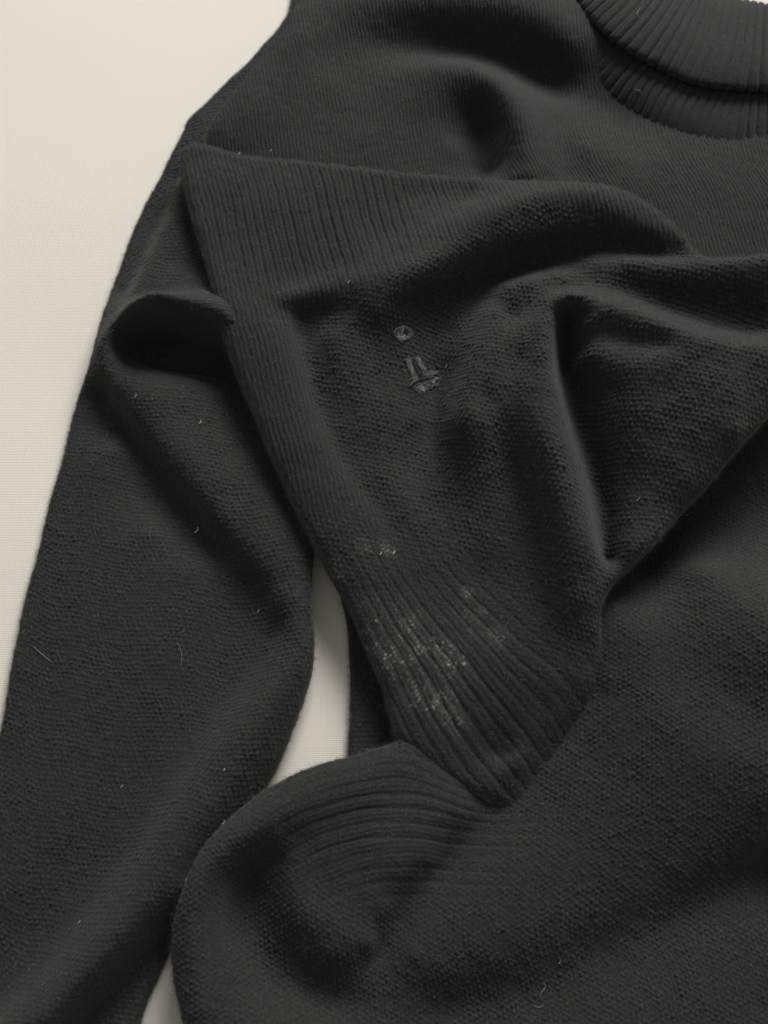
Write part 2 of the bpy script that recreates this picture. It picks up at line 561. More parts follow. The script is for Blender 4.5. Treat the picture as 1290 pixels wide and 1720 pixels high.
# --- sleeve
uvA = rot_uv(-6, 0.0030, 0.0027)


def relA(x, y, ax, ay):
    u, v = uvA(ax, ay)
    return 0.0009 * knit(u, v, 'purl', 0)


A_out = [(505, -40, 5), (478, 28, 5), (432, 83, 5), (390, 125, 5), (345, 170, 5), (312, 203, 5), (308, 216, 5), (287, 256, 5), (265, 300, 5),
         (238, 350, 5), (214, 407, 5), (190, 470, 6), (167, 542, 14), (151, 602, 12), (126, 680, 5), (105, 762, 5), (84, 835, 5), (60, 930, 5),
         (45, 987, 5), (30, 1052, 5), (15, 1130, 5), (3, 1205, 5), (-22, 1300, 5), (-60, 1450, 5), (-85, 1600, 5), (-110, 1830, 5),
         (60, 1850, 5), (205, 1830, 5), (228, 1740, 5), (243, 1690, 5), (260, 1650, 5), (285, 1595, 5), (330, 1520, 6), (385, 1420, 8), (440, 1330, 9), (470, 1276, 10),
         (490, 1230, 11), (508, 1180, 12), (521, 1130, 14), (527, 1080, 16), (525, 1030, 17), (522, 985, 17), (525, 940, 17), (532, 900, 17),
         (560, 860, 16), (545, 760, 16), (505, 640, 16), (450, 500, 16), (420, 380, 14), (430, 280, 12), (500, 150, 10), (560, 40, 8), (580, -50, 8)]
A_lines = [
    # turned-over front of the sleeve: its raised left edge and the ground just outside it
    (0.003, [(318, 292, 15), (288, 362, 17), (258, 425, 18), (225, 488, 21), (192, 530, 24), (176, 568, 25), (174, 605, 22), (184, 640, 19), (212, 685, 17), (248, 731, 16), (292, 788, 16), (346, 856, 16), (396, 912, 17), (440, 957, 18)]),
    (0.003, [(300, 298, 7), (274, 355, 7), (243, 418, 7), (206, 490, 7)]),
    (0.003, [(178, 666, 8), (196, 696, 7), (230, 742, 6), (273, 800, 6), (328, 870, 6), (377, 928, 7)]),
    # the pocket: lip and hollow
    (0.003, [(196, 546, 27), (230, 534, 30), (270, 528, 32), (310, 529, 32), (350, 542, 31), (390, 562, 30)]),
    (0.003, [(196, 588, 16), (232, 574, 9), (280, 568, 6), (330, 577, 6), (365, 592, 6), (400, 610, 6)]),
    [(220, 500, 25), (270, 492, 27), (330, 488, 28), (370, 490, 28)],
    [(235, 620, 13), (290, 630, 12), (345, 645, 11), (390, 665, 11)],
    [(300, 700, 19), (350, 720, 18), (420, 740, 15)],
    [(390, 830, 20), (430, 820, 19), (480, 830, 16)], [(450, 920, 21), (490, 930, 20)],
    [(320, 380, 18), (340, 440, 20), (330, 490, 26)], [(290, 440, 19), (270, 490, 24)],
    # the roll that turns at the gap and runs down the right of the sleeve
    [(515, 1085, 20), (490, 1140, 23), (450, 1205, 25), (400, 1285, 27), (350, 1365, 29), (295, 1450, 30), (235, 1530, 31), (160, 1625, 31), (80, 1715, 30)],
    (0.0045, [(472, 1003, 19), (496, 1040, 19), (503, 1072, 20), (490, 1112, 22), (447, 1170, 24), (382, 1246, 26), (330, 1330, 28), (270, 1430, 29), (228, 1492, 29), (152, 1597, 30), (77, 1682, 30), (0, 1765, 30)]),
    (0.0045, [(424, 982, 8), (450, 1028, 9), (462, 1062, 10), (448, 1100, 10), (404, 1150, 9), (335, 1222, 9), (282, 1307, 9), (221, 1407, 9), (179, 1467, 9), (104, 1569, 10), (27, 1654, 10), (-48, 1737, 10)]),
    (0.004, [(335, 1500, 12), (304, 1552, 7), (268, 1600, 5), (212, 1655, 5), (158, 1710, 5), (103, 1775, 5)]),
    [(250, 1680, 5), (200, 1730, 5)],
    # the flat left part
    [(250, 900, 9), (180, 1010, 9), (120, 1150, 9), (60, 1320, 9), (0, 1500, 9)], [(310, 960, 8), (260, 1080, 9), (190, 1230, 9), (100, 1400, 9)], 
    [(190, 760, 8), (140, 900, 8), (90, 1050, 8)],
]
build_sheet('sleeve', A_out, A_lines, uvA, relA, sweater, edge=0.0045, c=0.005, fuzz_n=15000, seed=1, wav=(0.0005, .03))

# --- shoulder and chest behind the collar
uvY = rot_uv(9, 0.0025, 0.0023)


def relY(x, y, ax, ay):
    u, v = uvY(ax, ay)
    return 0.0011 * knit(u, v, 'stock', 1)


Y_out = [(530, -45, 22), (500, 3, 27), (480, 24, 27), (464, 53, 26), (438, 94, 25), (412, 130, 24), (372, 178, 23), (345, 225, 22), (345, 270, 16), (420, 330, 18), (600, 370, 20),
         (800, 390, 20), (1000, 420, 22), (1150, 500, 24), (1400, 520, 24), (1420, 200, 22), (1400, 60, 20), (1250, 80, 18), (1100, 20, 18), (1020, -50, 20), (800, -80, 24)]
Y_lines = [
    [(560, 5, 29), (640, 8, 32), (740, 14, 34), (840, 28, 34), (910, 55, 33), (950, 85, 29)],
    [(560, 90, 24), (640, 76, 22), (720, 76, 19), (800, 86, 17), (870, 102, 16), (930, 126, 15), (985, 164, 15), (1040, 208, 17)],
    (0.004, [(650, 125, 24), (720, 112, 27), (785, 116, 31), (828, 140, 34), (856, 180, 34), (876, 230, 34), (886, 290, 34)]),
    [(930, 195, 25), (945, 240, 25), (955, 290, 25)],
    (0.004, [(650, 185, 23), (705, 172, 24), (755, 168, 23), (788, 184, 19), (809, 220, 13), (822, 290, 10)]),
    [(560, 210, 23), (640, 240, 22), (700, 240, 20), (760, 250, 16)], [(500, 60, 30), (470, 130, 28), (420, 190, 26)], [(490, 240, 24)],
    [(990, 250, 26), (1060, 310, 26)], [(1100, 275, 25), (1200, 300, 25), (1290, 320, 25)], [(1150, 380, 24), (1290, 390, 24)],
]
build_sheet('shoulder', Y_out, Y_lines, uvY, relY, sweater, edge=0.005, c=0.006, fuzz_n=8000, seed=2)

# --- back panel with the turned hem in front
HEM_U = [  # u value (rib count) along lines in the turned hem
]


def relB_factory():
    # rib direction: lines of equal u run along the ribs
    ln = [(0.0, [(450, 1345), (520, 1310), (600, 1285), (680, 1275), (760, 1310)]),
          (2.0, [(430, 1400), (520, 1352), (600, 1330), (690, 1322), (790, 1352)]),
          (4.0, [(440, 1450), (520, 1400), (600, 1375), (690, 1368), (790, 1385)]),
          (6.0, [(460, 1490), (540, 1445), (620, 1422), (700, 1418), (760, 1428)]),
          (8.0, [(480, 1530), (560, 1492), (630, 1470), (700, 1467)]),
          (10.0, [(500, 1575), (570, 1538), (640, 1520)])]
    P, val = [], []
    for v, l in ln:
        w = spline(at([a for a, b in l], [b for a, b in l], np.full(len(l), 20.0)), 0.008)
        P.append(w[:, :2]); val.append(np.full(len(w), v))
    F = Field(np.vstack(P), np.concatenate(val), 0.01)
    uvB = rot_uv(-32, 0.0030, 0.0026)
    cen = at(665, 1385, 20)

    def rel(x, y, ax, ay):
        u, v = uvB(ax, ay)
        h = 0.0010 * knit(u, v, 'purl', 2)
        wx, wy = (x - cen[0]) / 0.068, (y - cen[1]) / 0.04
        wgt = np.clip(1.25 - np.hypot(wx, wy), 0, 1) ** 0.7
        m = wgt > 0
        if m.any():
            ru = F(x[m], y[m]) * 1.0
            rv = x[m] / 0.0030
            rr = 0.0014 * (ribs(ru + 0.08 * noise(x[m], y[m], .02, 2), 1.0, .42) - 0.8) * (0.55 + 0.6 * (noise(ru, 0 * ru, 1.1, 4) + .4)) + 0.00045 * knit(ru * 3, rv, 'stock', 3)
            h[m] = h[m] * (1 - wgt[m]) + rr * wgt[m]
        return h
    return rel, uvB


relB, uvB = relB_factory()
B_out = [(440, 1328, 22), (470, 1311, 22), (505, 1294, 22), (545, 1281, 22), (590, 1270, 21), (625, 1258, 20), (660, 1246, 18), (700, 1180, 9), (800, 1020, 8), (920, 880, 8), (1050, 740, 8),
         (1200, 640, 8), (1420, 560, 8), (1440, 1000, 12), (1430, 1450, 14), (1420, 1850, 14), (800, 1860, 14), (330, 1850, 22),
         (312, 1745, 24), (300, 1695, 25), (288, 1640, 26), (285, 1575, 27), (299, 1507, 28), (324, 1447, 28), (360, 1397, 26), (400, 1360, 24)]
B_lines = [
    [(1290, 850, 5), (1220, 880, 6), (1150, 920, 8), (1090, 970, 9)], [(1120, 830, 6), (1230, 760, 6)],
    [(1180, 960, 29), (1235, 1000, 36), (1290, 1050, 41), (1380, 1110, 43)],
    [(1035, 1020, 26), (1075, 1065, 29), (1120, 1105, 30), (1195, 1150, 32), (1290, 1203, 34), (1390, 1250, 35)],
    [(1020, 1150, 23), (1120, 1200, 31), (1230, 1260, 34), (1380, 1310, 35)], [(950, 1290, 15), (1050, 1330, 23), (1200, 1360, 26), (1380, 1390, 27)],
    [(1400, 1390, 22), (1290, 1415, 18), (1150, 1468, 14), (1000, 1540, 12), (850, 1605, 13), (740, 1638, 13)],
    [(1400, 1410, 6), (1290, 1462, 5), (1195, 1505, 5), (1120, 1545, 5), (1020, 1599, 5), (920, 1645, 5), (795, 1682, 5), (690, 1708, 6)],
    [(1290, 1560, 10), (1150, 1640, 9), (1000, 1720, 8), (880, 1770, 8)],
    (0.004, [(985, 1150, 16), (940, 1220, 12), (885, 1290, 9), (830, 1360, 8), (760, 1430, 8), (695, 1508, 8), (645, 1568, 8), (612, 1640, 8)]),
    [(900, 1370, 13), (830, 1450, 14), (760, 1530, 14), (700, 1600, 13)],
    # turned hem
    [(650, 1272, 23), (590, 1300, 26), (520, 1325, 28), (460, 1358, 30), (410, 1395, 32), (362, 1440, 33), (334, 1500, 33), (322, 1570, 32), (326, 1640, 30), (342, 1700, 28)],
    [(700, 1310, 19), (620, 1350, 24), (540, 1385, 23), (480, 1420, 21)], [(770, 1370, 15), (700, 1390, 19), (620, 1410, 22), (560, 1430, 21)],
    [(720, 1440, 15), (660, 1470, 19), (600, 1480, 20), (540, 1490, 18)], [(640, 1530, 16), (590, 1540, 19)], [(620, 1590, 14), (585, 1600, 17)],
    (0.005, [(450, 1440, 16), (408, 1485, 9), (400, 1550, 6), (430, 1610, 5), (500, 1662, 5), (600, 1702, 6)]),
    [(490, 1480, 18), (505, 1540, 18), (545, 1598, 17)], [(400, 1690, 18), (470, 1720, 16), (560, 1750, 14)],
]
build_sheet('back_panel', B_out, B_lines, uvB, relB, sweater, edge=0.005, c=0.006, fuzz_n=13000, seed=3)

# --- the scrap of lower hem that shows in the gap
uvD = rot_uv(0, 0.0033, 0.0028)
D_out = [(576, 990, 4), (582, 1050, 4), (587, 1120, 4), (590, 1200, 4), (593, 1290, 4), (660, 1330, 4), (740, 1300, 4), (760, 1100, 4), (680, 960, 4), (610, 950, 4)]
build_sheet('inner_hem', D_out, [[(640, 1100, 5), (660, 1200, 5)]], uvD, lambda x, y, ax, ay: 0.0007 * knit(*uvD(ax, ay), 'purl', 4), sweater, edge=0.003, c=0.006, fuzz_n=1200, seed=4)


# --- front panel, crumpled up over the rest
def relP_factory():
    rl = [(0, [(560, 990), (590, 1050), (625, 1120), (655, 1190), (680, 1245)]),
          (3, [(610, 975), (660, 1060), (705, 1135), (745, 1210), (790, 1275)]),
          (6, [(655, 960), (715, 1040), (770, 1110), (820, 1175), (870, 1230)]),
          (9, [(710, 950), (770, 1020), (830, 1085), (885, 1140), (935, 1185)]),
          (12, [(775, 940), (830, 995), (890, 1050), (960, 1100)])]
    P, val = [], []
    for v, l in rl:
        w = spline(at([a for a, b in l], [b for a, b in l], np.full(len(l), 26.0)), 0.008)
        P.append(w[:, :2]); val.append(np.full(len(w), float(v)))
    F = Field(np.vstack(P), np.concatenate(val), 0.01)
    cen = at(765, 1150, 24)
    uv1 = rot_uv(14, 0.0030, 0.0026)      # upper triangle: wales
    uv2 = rot_uv(-14, 0.0031, 0.0029)     # crumpled part: purl bumps
    ca = at([485, 640, 900, 1190], [520, 470, 335, 430], [36, 48, 58, 50])

    def rel(x, y, ax, ay):
        u, v = uv1(ax, ay)
        # border between the flat upper part and the crumpled part (world x -> y of the border)
        yb = np.interp(x, ca[:, 0], ca[:, 1])
        w1 = np.clip((y - yb) / 0.008 + 0.5, 0, 1)
        xl = at([480, 500, 530, 575, 640], [505, 565, 690, 780, 870], [34] * 5)
        xb = np.interp(-y, -xl[:, 1], xl[:, 0])
        w1 = np.maximum(w1, np.clip((xb - x) / 0.006 + 0.5, 0, 1) * np.clip((y - xl[-1, 1]) / 0.03 + 0.6, 0, 1))
        h1 = 0.0011 * knit(u, v, 'stock', 5)
        fur = np.clip(1 - np.hypot((x - at(560, 370, 40)[0]) / 0.095, (y - at(560, 370, 40)[1]) / 0.06), 0, 1)
        h1 = h1 + 0.0016 * np.sqrt(fur) * (ribs(u + .16 * noise(u, v, 1.7, 6) + .5 * noise(u, v, 14, 7), 2.0, .5) - 1) * (0.65 + 0.6 * noise(u, 0.04 * v, 2.1, 1))
        u2, v2 = uv2(ax, ay)
        h2 = 0.00115 * knit(u2, v2, 'purl', 6)
        h = h1 * w1 + h2 * (1 - w1)
        wx, wy = (x - cen[0]), (y - cen[1])
        a = math.radians(-48)
        p, q = (wx * math.cos(a) + wy * math.sin(a)) / 0.088, (-wx * math.sin(a) + wy * math.cos(a)) / 0.062
        wg = np.clip(1.3 - np.hypot(p, q), 0, 1) ** .8
        m = wg > 0
        ru = F(x[m], y[m])
        rv = (x[m] * math.cos(a) + y[m] * math.sin(a)) / 0.0024
        rr = 0.0016 * (ribs(ru + .1 * noise(x[m], y[m], .02, 2), 1.0, .4) - 0.8) * (0.6 + 0.5 * (noise(ru, 0 * ru, 1.3, 4) + .4)) + 0.0005 * knit(ru * 2, rv, 'stock', 7)
        h[m] = h[m] * (1 - wg[m]) + rr * wg[m]
        d = np.zeros_like(x)
        qu, qv = ru * 3 + .45 * noise(x[m], y[m], .003, 6), rv + .5 * noise(x[m], y[m], .003, 7)
        hs = np.sin(np.floor(qu) * 12.9898 + np.floor(qv) * 78.233) * 43758.5453
        hs = hs - np.floor(hs)
        d[m] = np.clip(np.sin(np.pi * (qu - np.floor(qu))) * np.sin(np.pi * (qv - np.floor(qv))) * 1.6 - .35, 0, 1) * hs ** 1.5
        d[m] *= np.clip(.85 + 1.1 * noise(ru, rv, 2.3, 5) + .9 * noise(ru * 1.0, rv * .12, .9, 6), 0, 1.2)
        WDOT['d'] = d
        return h
    return rel


WDOT = {}
WEAR = [(640, 1045, 55, 34, .3), (690, 1078, 60, 36, .5), (745, 1105, 42, 22, .7), (775, 1120, 26, 12, .5), (650, 1100, 42, 26, .45), (735, 1180, 36, 20, .9), (752, 1198, 26, 16, 1.3), (695, 1165, 26, 18, .55),
        (650, 928, 14, 6, .8), (785, 1000, 10, 7, .9), (810, 1030, 6, 5, .9), (612, 925, 14, 10, .5), (565, 965, 16, 10, .5), (830, 1075, 20, 14, .5), (800, 1060, 40, 18, .25)]



def wearP(x, y, z, h):
    w = np.zeros_like(x)
    for px, py, rx, ry, s in WEAR:
        p = at(px, py, 24)
        k = 0.45 / 1290
        dx, dy = (x - p[0]) / (rx * k), (y - p[1]) / (ry * k)
        a = math.radians(-48)
        dx, dy = dx * math.cos(a) * 1.0 + dy * math.sin(a) * (ry / rx), -dx * math.sin(a) * (rx / ry) + dy * math.cos(a)
        w = np.maximum(w, s * np.exp(-(dx * dx + dy * dy)))
    st = noise(x, y, 0.0011, 3) * .5 + .5
    WDOT['thin'] = np.clip(w * 1.3, 0, 1) * st * np.clip(h / 0.0006 + .7, .15, 1)
    return np.clip(w * 1.5, 0, 1) * WDOT['d']


P_out = [(299, 262, 30), (303, 246, 31), (320, 237, 32), (348, 239, 32), (390, 251, 33), (450, 261, 34), (520, 268, 36), (600, 277, 38), (680, 285, 41), (760, 291, 44), (830, 297, 48), (900, 299, 53),
         (960, 301, 57), (1010, 306, 59), (1060, 321, 59), (1108, 350, 57), (1145, 385, 55), (1180, 424, 52), (1240, 427, 53), (1290, 422, 54), (1420, 405, 54),
         (1440, 560, 50), (1400, 580, 52), (1345, 640, 52), (1290, 700, 50), (1240, 757, 48), (1192, 813, 45), (1146, 862, 41), (1096, 920, 43), (1060, 956, 40), (1030, 985, 37), (1014, 1020, 36),
         (1012, 1085, 28), (1012, 1150, 16), (985, 1222, 9), (945, 1292, 6), (905, 1350, 6), (872, 1372, 6), (845, 1360, 9), (800, 1338, 13), (760, 1317, 14), (722, 1292, 15), (692, 1264, 17), (664, 1244, 18),
         (655, 1205, 20), (645, 1165, 21), (625, 1118, 22), (603, 1068, 23), (580, 1012, 24), (546, 955, 26), (515, 893, 28), (485, 833, 29), (456, 770, 30), (430, 710, 31), (402, 642, 32), (377, 576, 33),
         (361, 520, 34), (350, 462, 34), (335, 410, 33), (315, 345, 32), (303, 292, 31)]
P_lines = [
    # upper triangle
    [(380, 300, 35), (450, 310, 36), (560, 320, 38), (680, 325, 40), (780, 330, 44)], [(410, 400, 35), (480, 400, 36), (560, 400, 37), (640, 395, 40)], [(400, 480, 36), (450, 480, 36), (520, 470, 37), (590, 450, 40)],
    # band along the left edge, then the step down
    [(390, 520, 37), (415, 590, 36), (450, 670, 35), (500, 780, 34), (550, 880, 32), (600, 960, 30)],
    (0.003, [(470, 520, 36), (488, 570, 35), (515, 680, 34), (558, 778, 33), (612, 856, 32), (640, 900, 31)]),
    (0.003, [(500, 560, 29), (533, 680, 29), (578, 772, 29), (632, 846, 29), (665, 895, 29)]),
    (0.003, [(482, 502, 38), (530, 492, 39), (572, 480, 41)]), (0.003, [(505, 530, 30), (545, 520, 32), (575, 515, 36)]),
    # first roll
    [(600, 472, 45), (645, 452, 49), (720, 415, 54), (795, 370, 58), (860, 343, 61), (925, 326, 62), (990, 324, 63), (1045, 345, 61), (1100, 380, 57)],
    [(640, 515, 45), (700, 478, 51), (770, 424, 55), (850, 380, 57), (930, 362, 58), (1000, 362, 58), (1060, 380, 56), (1110, 404, 53)],
    (0.005, [(748, 560, 27), (775, 518, 30), (826, 474, 33), (880, 444, 36), (940, 424, 40), (1010, 417, 44), (1080, 418, 47), (1140, 431, 50)]),
    [(700, 506, 42), (780, 456, 45), (870, 414, 48), (940, 395, 50), (1010, 389, 51)],
    # hollow with the mended holes
    [(560, 570, 35), (580, 640, 33), (610, 720, 31)], [(620, 560, 36), (660, 620, 32), (690, 700, 30)], [(695, 570, 32), (705, 640, 29), (705, 700, 28)],
    (0.004, [(744, 620, 25), (734, 680, 25), (738, 745, 28), (754, 798, 32), (788, 852, 34), (828, 895, 35)]), [(640, 800, 30), (700, 880, 31)], [(700, 800, 28), (760, 880, 31)],
    # left lobe
    [(850, 480, 42), (895, 468, 47), (940, 462, 48)],
    [(860, 530, 44), (900, 508, 51)],
    (0.005, [(832, 525, 46), (806, 590, 50), (786, 655, 50), (777, 706, 49), (787, 746, 45), (816, 788, 42)]),
    [(820, 668, 50), (850, 640, 53), (875, 605, 54)],
    [(895, 560, 58), (897, 640, 61), (900, 705, 61), (914, 770, 60), (933, 850, 57), (950, 940, 52), (956, 1010, 45)],
    [(850, 715, 48), (870, 780, 44), (890, 855, 41), (908, 940, 39), (916, 1020, 36), (915, 1100, 32)],
    [(838, 830, 38), (848, 890, 35), (856, 965, 31), (860, 1050, 30)],
    [(870, 1190, 24), (925, 1160, 28)], [(840, 1295, 16), (875, 1255, 19), (920, 1195, 24), (960, 1130, 29)], [(868, 1322, 12), (905, 1272, 15), (945, 1212, 19), (982, 1148, 24)],
    (0.004, [(928, 525, 58), (925, 570, 58), (928, 630, 58), (944, 700, 57), (963, 770, 56), (984, 850, 53), (1002, 940, 47), (1004, 1000, 40)]),
    (0.003, [(951, 545, 46), (945, 600, 38), (950, 650, 36), (972, 725, 33), (996, 795, 30), (1014, 870, 28), (1022, 940, 26)]),
    # right lobe with its folded top
    (0.004, [(945, 506, 62), (970, 503, 65), (1015, 512, 67), (1060, 528, 69), (1120, 549, 69), (1185, 569, 68), (1240, 583, 66), (1290, 584, 65), (1380, 570, 62)]),
    (0.004, [(940, 486, 50), (975, 482, 49), (1020, 488, 48), (1065, 502, 46), (1125, 524, 44), (1190, 544, 41), (1245, 558, 39), (1290, 560, 38), (1380, 545, 38)]),
    (0.004, [(985, 548, 60), (1020, 558, 61), (1065, 574, 63), (1110, 577, 64)]),
    [(985, 602, 54), (1015, 608, 60), (1050, 609, 64), (1110, 600, 66), (1190, 596, 67), (1290, 600, 65)],
    [(980, 640, 44), (1003, 720, 40), (1024, 800, 36), (1040, 870, 35), (1042, 930, 36)],
    [(1030, 660, 54), (1050, 730, 50), (1070, 800, 45), (1085, 870, 44)], [(1120, 660, 61), (1140, 730, 57), (1152, 800, 51)], [(1230, 660, 64), (1240, 720, 58)],
    # fold in front of the yoke
    [(1000, 440, 47), (1060, 442, 52), (1125, 447, 55), (1200, 442, 57), (1290, 432, 58)], [(1050, 475, 47), (1130, 495, 46), (1210, 505, 45), (1290, 510, 44)],
    # hem ribs
    [(620, 1030, 27), (700, 1000, 28), (800, 960, 29)], [(660, 1110, 25), (740, 1080, 27), (815, 1045, 29)], [(690, 1190, 22), (770, 1150, 25), (830, 1110, 29)], [(740, 1260, 18), (810, 1220, 21), (860, 1190, 24)], [(820, 1310, 15), (860, 1270, 17)],
]
front, FP = build_sheet('front_panel', P_out, P_lines, None, relP_factory(), sweater, edge=0.0065, c=0.0055, fuzz_n=26000, seed=5, wear=wearP)


# --- neck band and folded collar
def rel_rib(period, depth, sharp, seed):
    def rel(S, T):
        u = S / period
        return depth * (ribs(u + .06 * noise(S, T, .012, 2), 1.0, sharp) - .8) * (.8 + .4 * noise(u, 0 * u, 1.2, seed)) + 0.00035 * knit(u * 2, T / .0024, 'stock', seed)
    return rel


band = [[(921, -60, 12), (932, 0, 12), (940, 62, 11), (956, 114, 9), (996, 158, 9), (1056, 204, 11), (1118, 237, 14), (1190, 253, 15), (1290, 257, 15), (1420, 246, 15)],
        [(935, -60, 21), (944, 0, 20), (953, 55, 19), (972, 102, 18), (1012, 143, 18), (1070, 186, 19), (1130, 219, 21), (1196, 235, 22), (1290, 238, 22), (1420, 226, 22)],
        [(948, -60, 26), (958, 0, 26), (972, 42, 26), (995, 78, 25), (1035, 115, 25), (1088, 150, 26), (1145, 180, 27), (1210, 193, 27), (1290, 195, 27), (1420, 185, 27)],
        [(962, -60, 28), (976, 0, 28), (995, 30, 28), (1022, 58, 27), (1062, 88, 27), (1112, 116, 28), (1168, 142, 28), (1226, 152, 28), (1290, 154, 28), (1420, 146, 28)],
        [(985, -60, 26), (1000, 0, 26), (1020, 20, 26), (1045, 40, 26), (1085, 66, 26), (1130, 92, 26), (1180, 116, 26), (1235, 125, 26), (1290, 127, 26), (1420, 120, 26)]]
build_strip('neck_band', band, rel_rib(0.0060, 0.0017, .8, 1), sweater, 900, 150, 3000, 6)
colr = [[(1000, -60, 28), (1010, -5, 28), (1030, 20, 28), (1052, 40, 28), (1090, 66, 28), (1135, 92, 28), (1185, 116, 28), (1238, 126, 28), (1290, 128, 28), (1420, 120, 28)],
        [(958, -60, 30), (970, -2, 30), (990, 28, 30), (1015, 55, 30), (1055, 86, 30), (1106, 114, 30), (1164, 140, 30), (1224, 150, 30), (1290, 153, 30), (1420, 146, 30)],
        [(962, -66, 36), (974, -9, 36), (996, 20, 36), (1022, 46, 36), (1062, 75, 36), (1112, 102, 36), (1168, 128, 36), (1226, 138, 36), (1290, 140, 36), (1420, 134, 36)],
        [(990, -95, 39), (1010, -50, 39), (1035, -20, 39), (1062, 5, 39), (1100, 30, 39), (1140, 53, 39), (1190, 76, 39), (1240, 86, 39), (1290, 92, 39), (1420, 90, 39)],
        [(1030, -140, 36), (1055, -105, 36), (1080, -75, 36), (1108, -50, 36), (1138, -28, 36), (1172, -8, 36), (1210, 5, 36), (1252, 12, 36), (1292, 20, 36), (1420, 36, 36)],
        [(1034, -148, 28), (1060, -114, 28), (1086, -85, 28), (1114, -60, 28), (1144, -38, 28), (1178, -18, 28), (1216, -4, 28), (1256, 2, 28), (1294, 9, 28), (1420, 26, 28)],
        [(1020, -120, 12), (1050, -90, 12), (1076, -60, 12), (1104, -35, 12), (1134, -12, 12), (1168, 8, 12), (1206, 20, 12), (1250, 28, 12), (1290, 35, 12), (1420, 50, 12)]]
build_strip('folded_collar', colr, rel_rib(0.0064, 0.0021, .45, 3), sweater, 900, 260, 4000, 7)


# ------------------------------------------------------------------ darned holes, stray hairs, lint
PALE = plain('pale_fibre', (0.5, 0.5, 0.49))
HAIRC = plain('stray_hair_fibre', (0.3, 0.3, 0.3))
GREY = plain('grey_darning_thread', (0.13, 0.13, 0.13))
BLACK = plain('black_thread', (0.008, 0.008, 0.008))
GREY2 = plain('pale_grey_thread', (0.42, 0.42, 0.42))
bpy.context.view_layer.update()
DG = bpy.context.evaluated_depsgraph_get()


def hit(px, py):
    """point of the sweater or cloth that shows at a photo point."""
    p = at(px, py, 0.0)
    d = Vector(p) - Vector(CAM)
    ok, loc, nor, _, ob, _ = SC.ray_cast(DG, Vector(CAM), d.normalized())
    return (loc, nor) if ok else (Vector(p), Vector((0, 0, 1)))


def tube_mesh(paths, sides=5):
    V, Fc = [], []
    for pts, rad in paths:
        pts = np.asarray(pts, float); n = len(pts)
        tg = np.gradient(pts, axis=0); tg /= np.linalg.norm(tg, axis=1, keepdims=True) + 1e-12
        up = np.array([0.13, 0.21, 0.97])
        a = np.cross(tg, up); a /= np.linalg.norm(a, axis=1, keepdims=True) + 1e-12
        b = np.cross(tg, a)
        base = len(V)
        for i in range(n):
            r = rad * (0.35 + 0.65 * math.sin(math.pi * (i + .5) / n) ** .5)
            for s in range(sides):
                q = 2 * math.pi * s / sides
                V.append(pts[i] + r * (math.cos(q) * a[i] + math.sin(q) * b[i]))
        for i in range(n - 1):
            for s in range(sides):
                s2 = (s + 1) % sides
                Fc.append((base + i * sides + s, base + i * sides + s2, base + (i + 1) * sides + s2, base + (i + 1) * sides + s))
    return np.array(V), np.array(Fc)


def thread_px(pts, rad, lift=0.0004, wob=0.00006, n=10):
    """a thread lying on whatever shows at those photo points."""
    P = spline(np.asarray(pts, float), 3.0)
    if len(P) > 24:
        P = P[np.linspace(0, len(P) - 1, 24).astype(int)]
    out = []
    for px, py in P:
        l, nn = hit(px, py)
        out.append(np.array(l) + np.array([0, 0, lift + rad]) + RNG.normal(size=3) * wob)
    out = np.array(out)
    if len(out) > 4:
        out[1:-1] = (out[:-2] + 2 * out[1:-1] + out[2:]) / 4
    return out, rad


# mended hole one: a small round darn
def darn(threads, tuft, slit, name, label):
    V, Fc = tube_mesh(threads)
    o = link_mesh(name, V, Fc, GREY, sweater)
    o['label'] = label
    if tuft:
        V, Fc = tube_mesh(tuft, 4)
        t = link_mesh('loose_thread_end', V, Fc, GREY2, o)
    if slit:
        V, Fc = tube_mesh(slit, 4)
        V[:, 2] += 0.0009
        link_mesh('dark_slit', V, Fc, BLACK, o)
    return o


def bundle(p0, p1, spread, n, rad, bow=2.0):
    out = []
    p0, p1 = np.array(p0, float), np.array(p1, float)
    dv = (p1 - p0) / np.linalg.norm(p1 - p0); pv = np.array([-dv[1], dv[0]])
    for k in range(n):
        a, b = RNG.uniform(-1, 1) * spread, RNG.uniform(-1, 1) * spread
        q0 = p0 + pv * a + dv * RNG.uniform(-2, 3); q1 = p1 + pv * b + dv * RNG.uniform(-3, 2)
        mid = (q0 + q1) / 2 + pv * (RNG.normal() * bow)
        out.append(thread_px([q0, mid, q1], rad * RNG.uniform(.6, 1.2), RNG.uniform(0.0001, 0.0011), 0.0001))
    return out


def ring_px(cx, cy, rx, ry, rad, a0=0, a1=6.0):
    t = np.linspace(a0, a1, 8)
    return thread_px([(cx + rx * math.cos(q) + RNG.normal() * .7, cy + ry * math.sin(q) + RNG.normal() * .7) for q in t], rad, RNG.uniform(.0002, .0008), .0001)


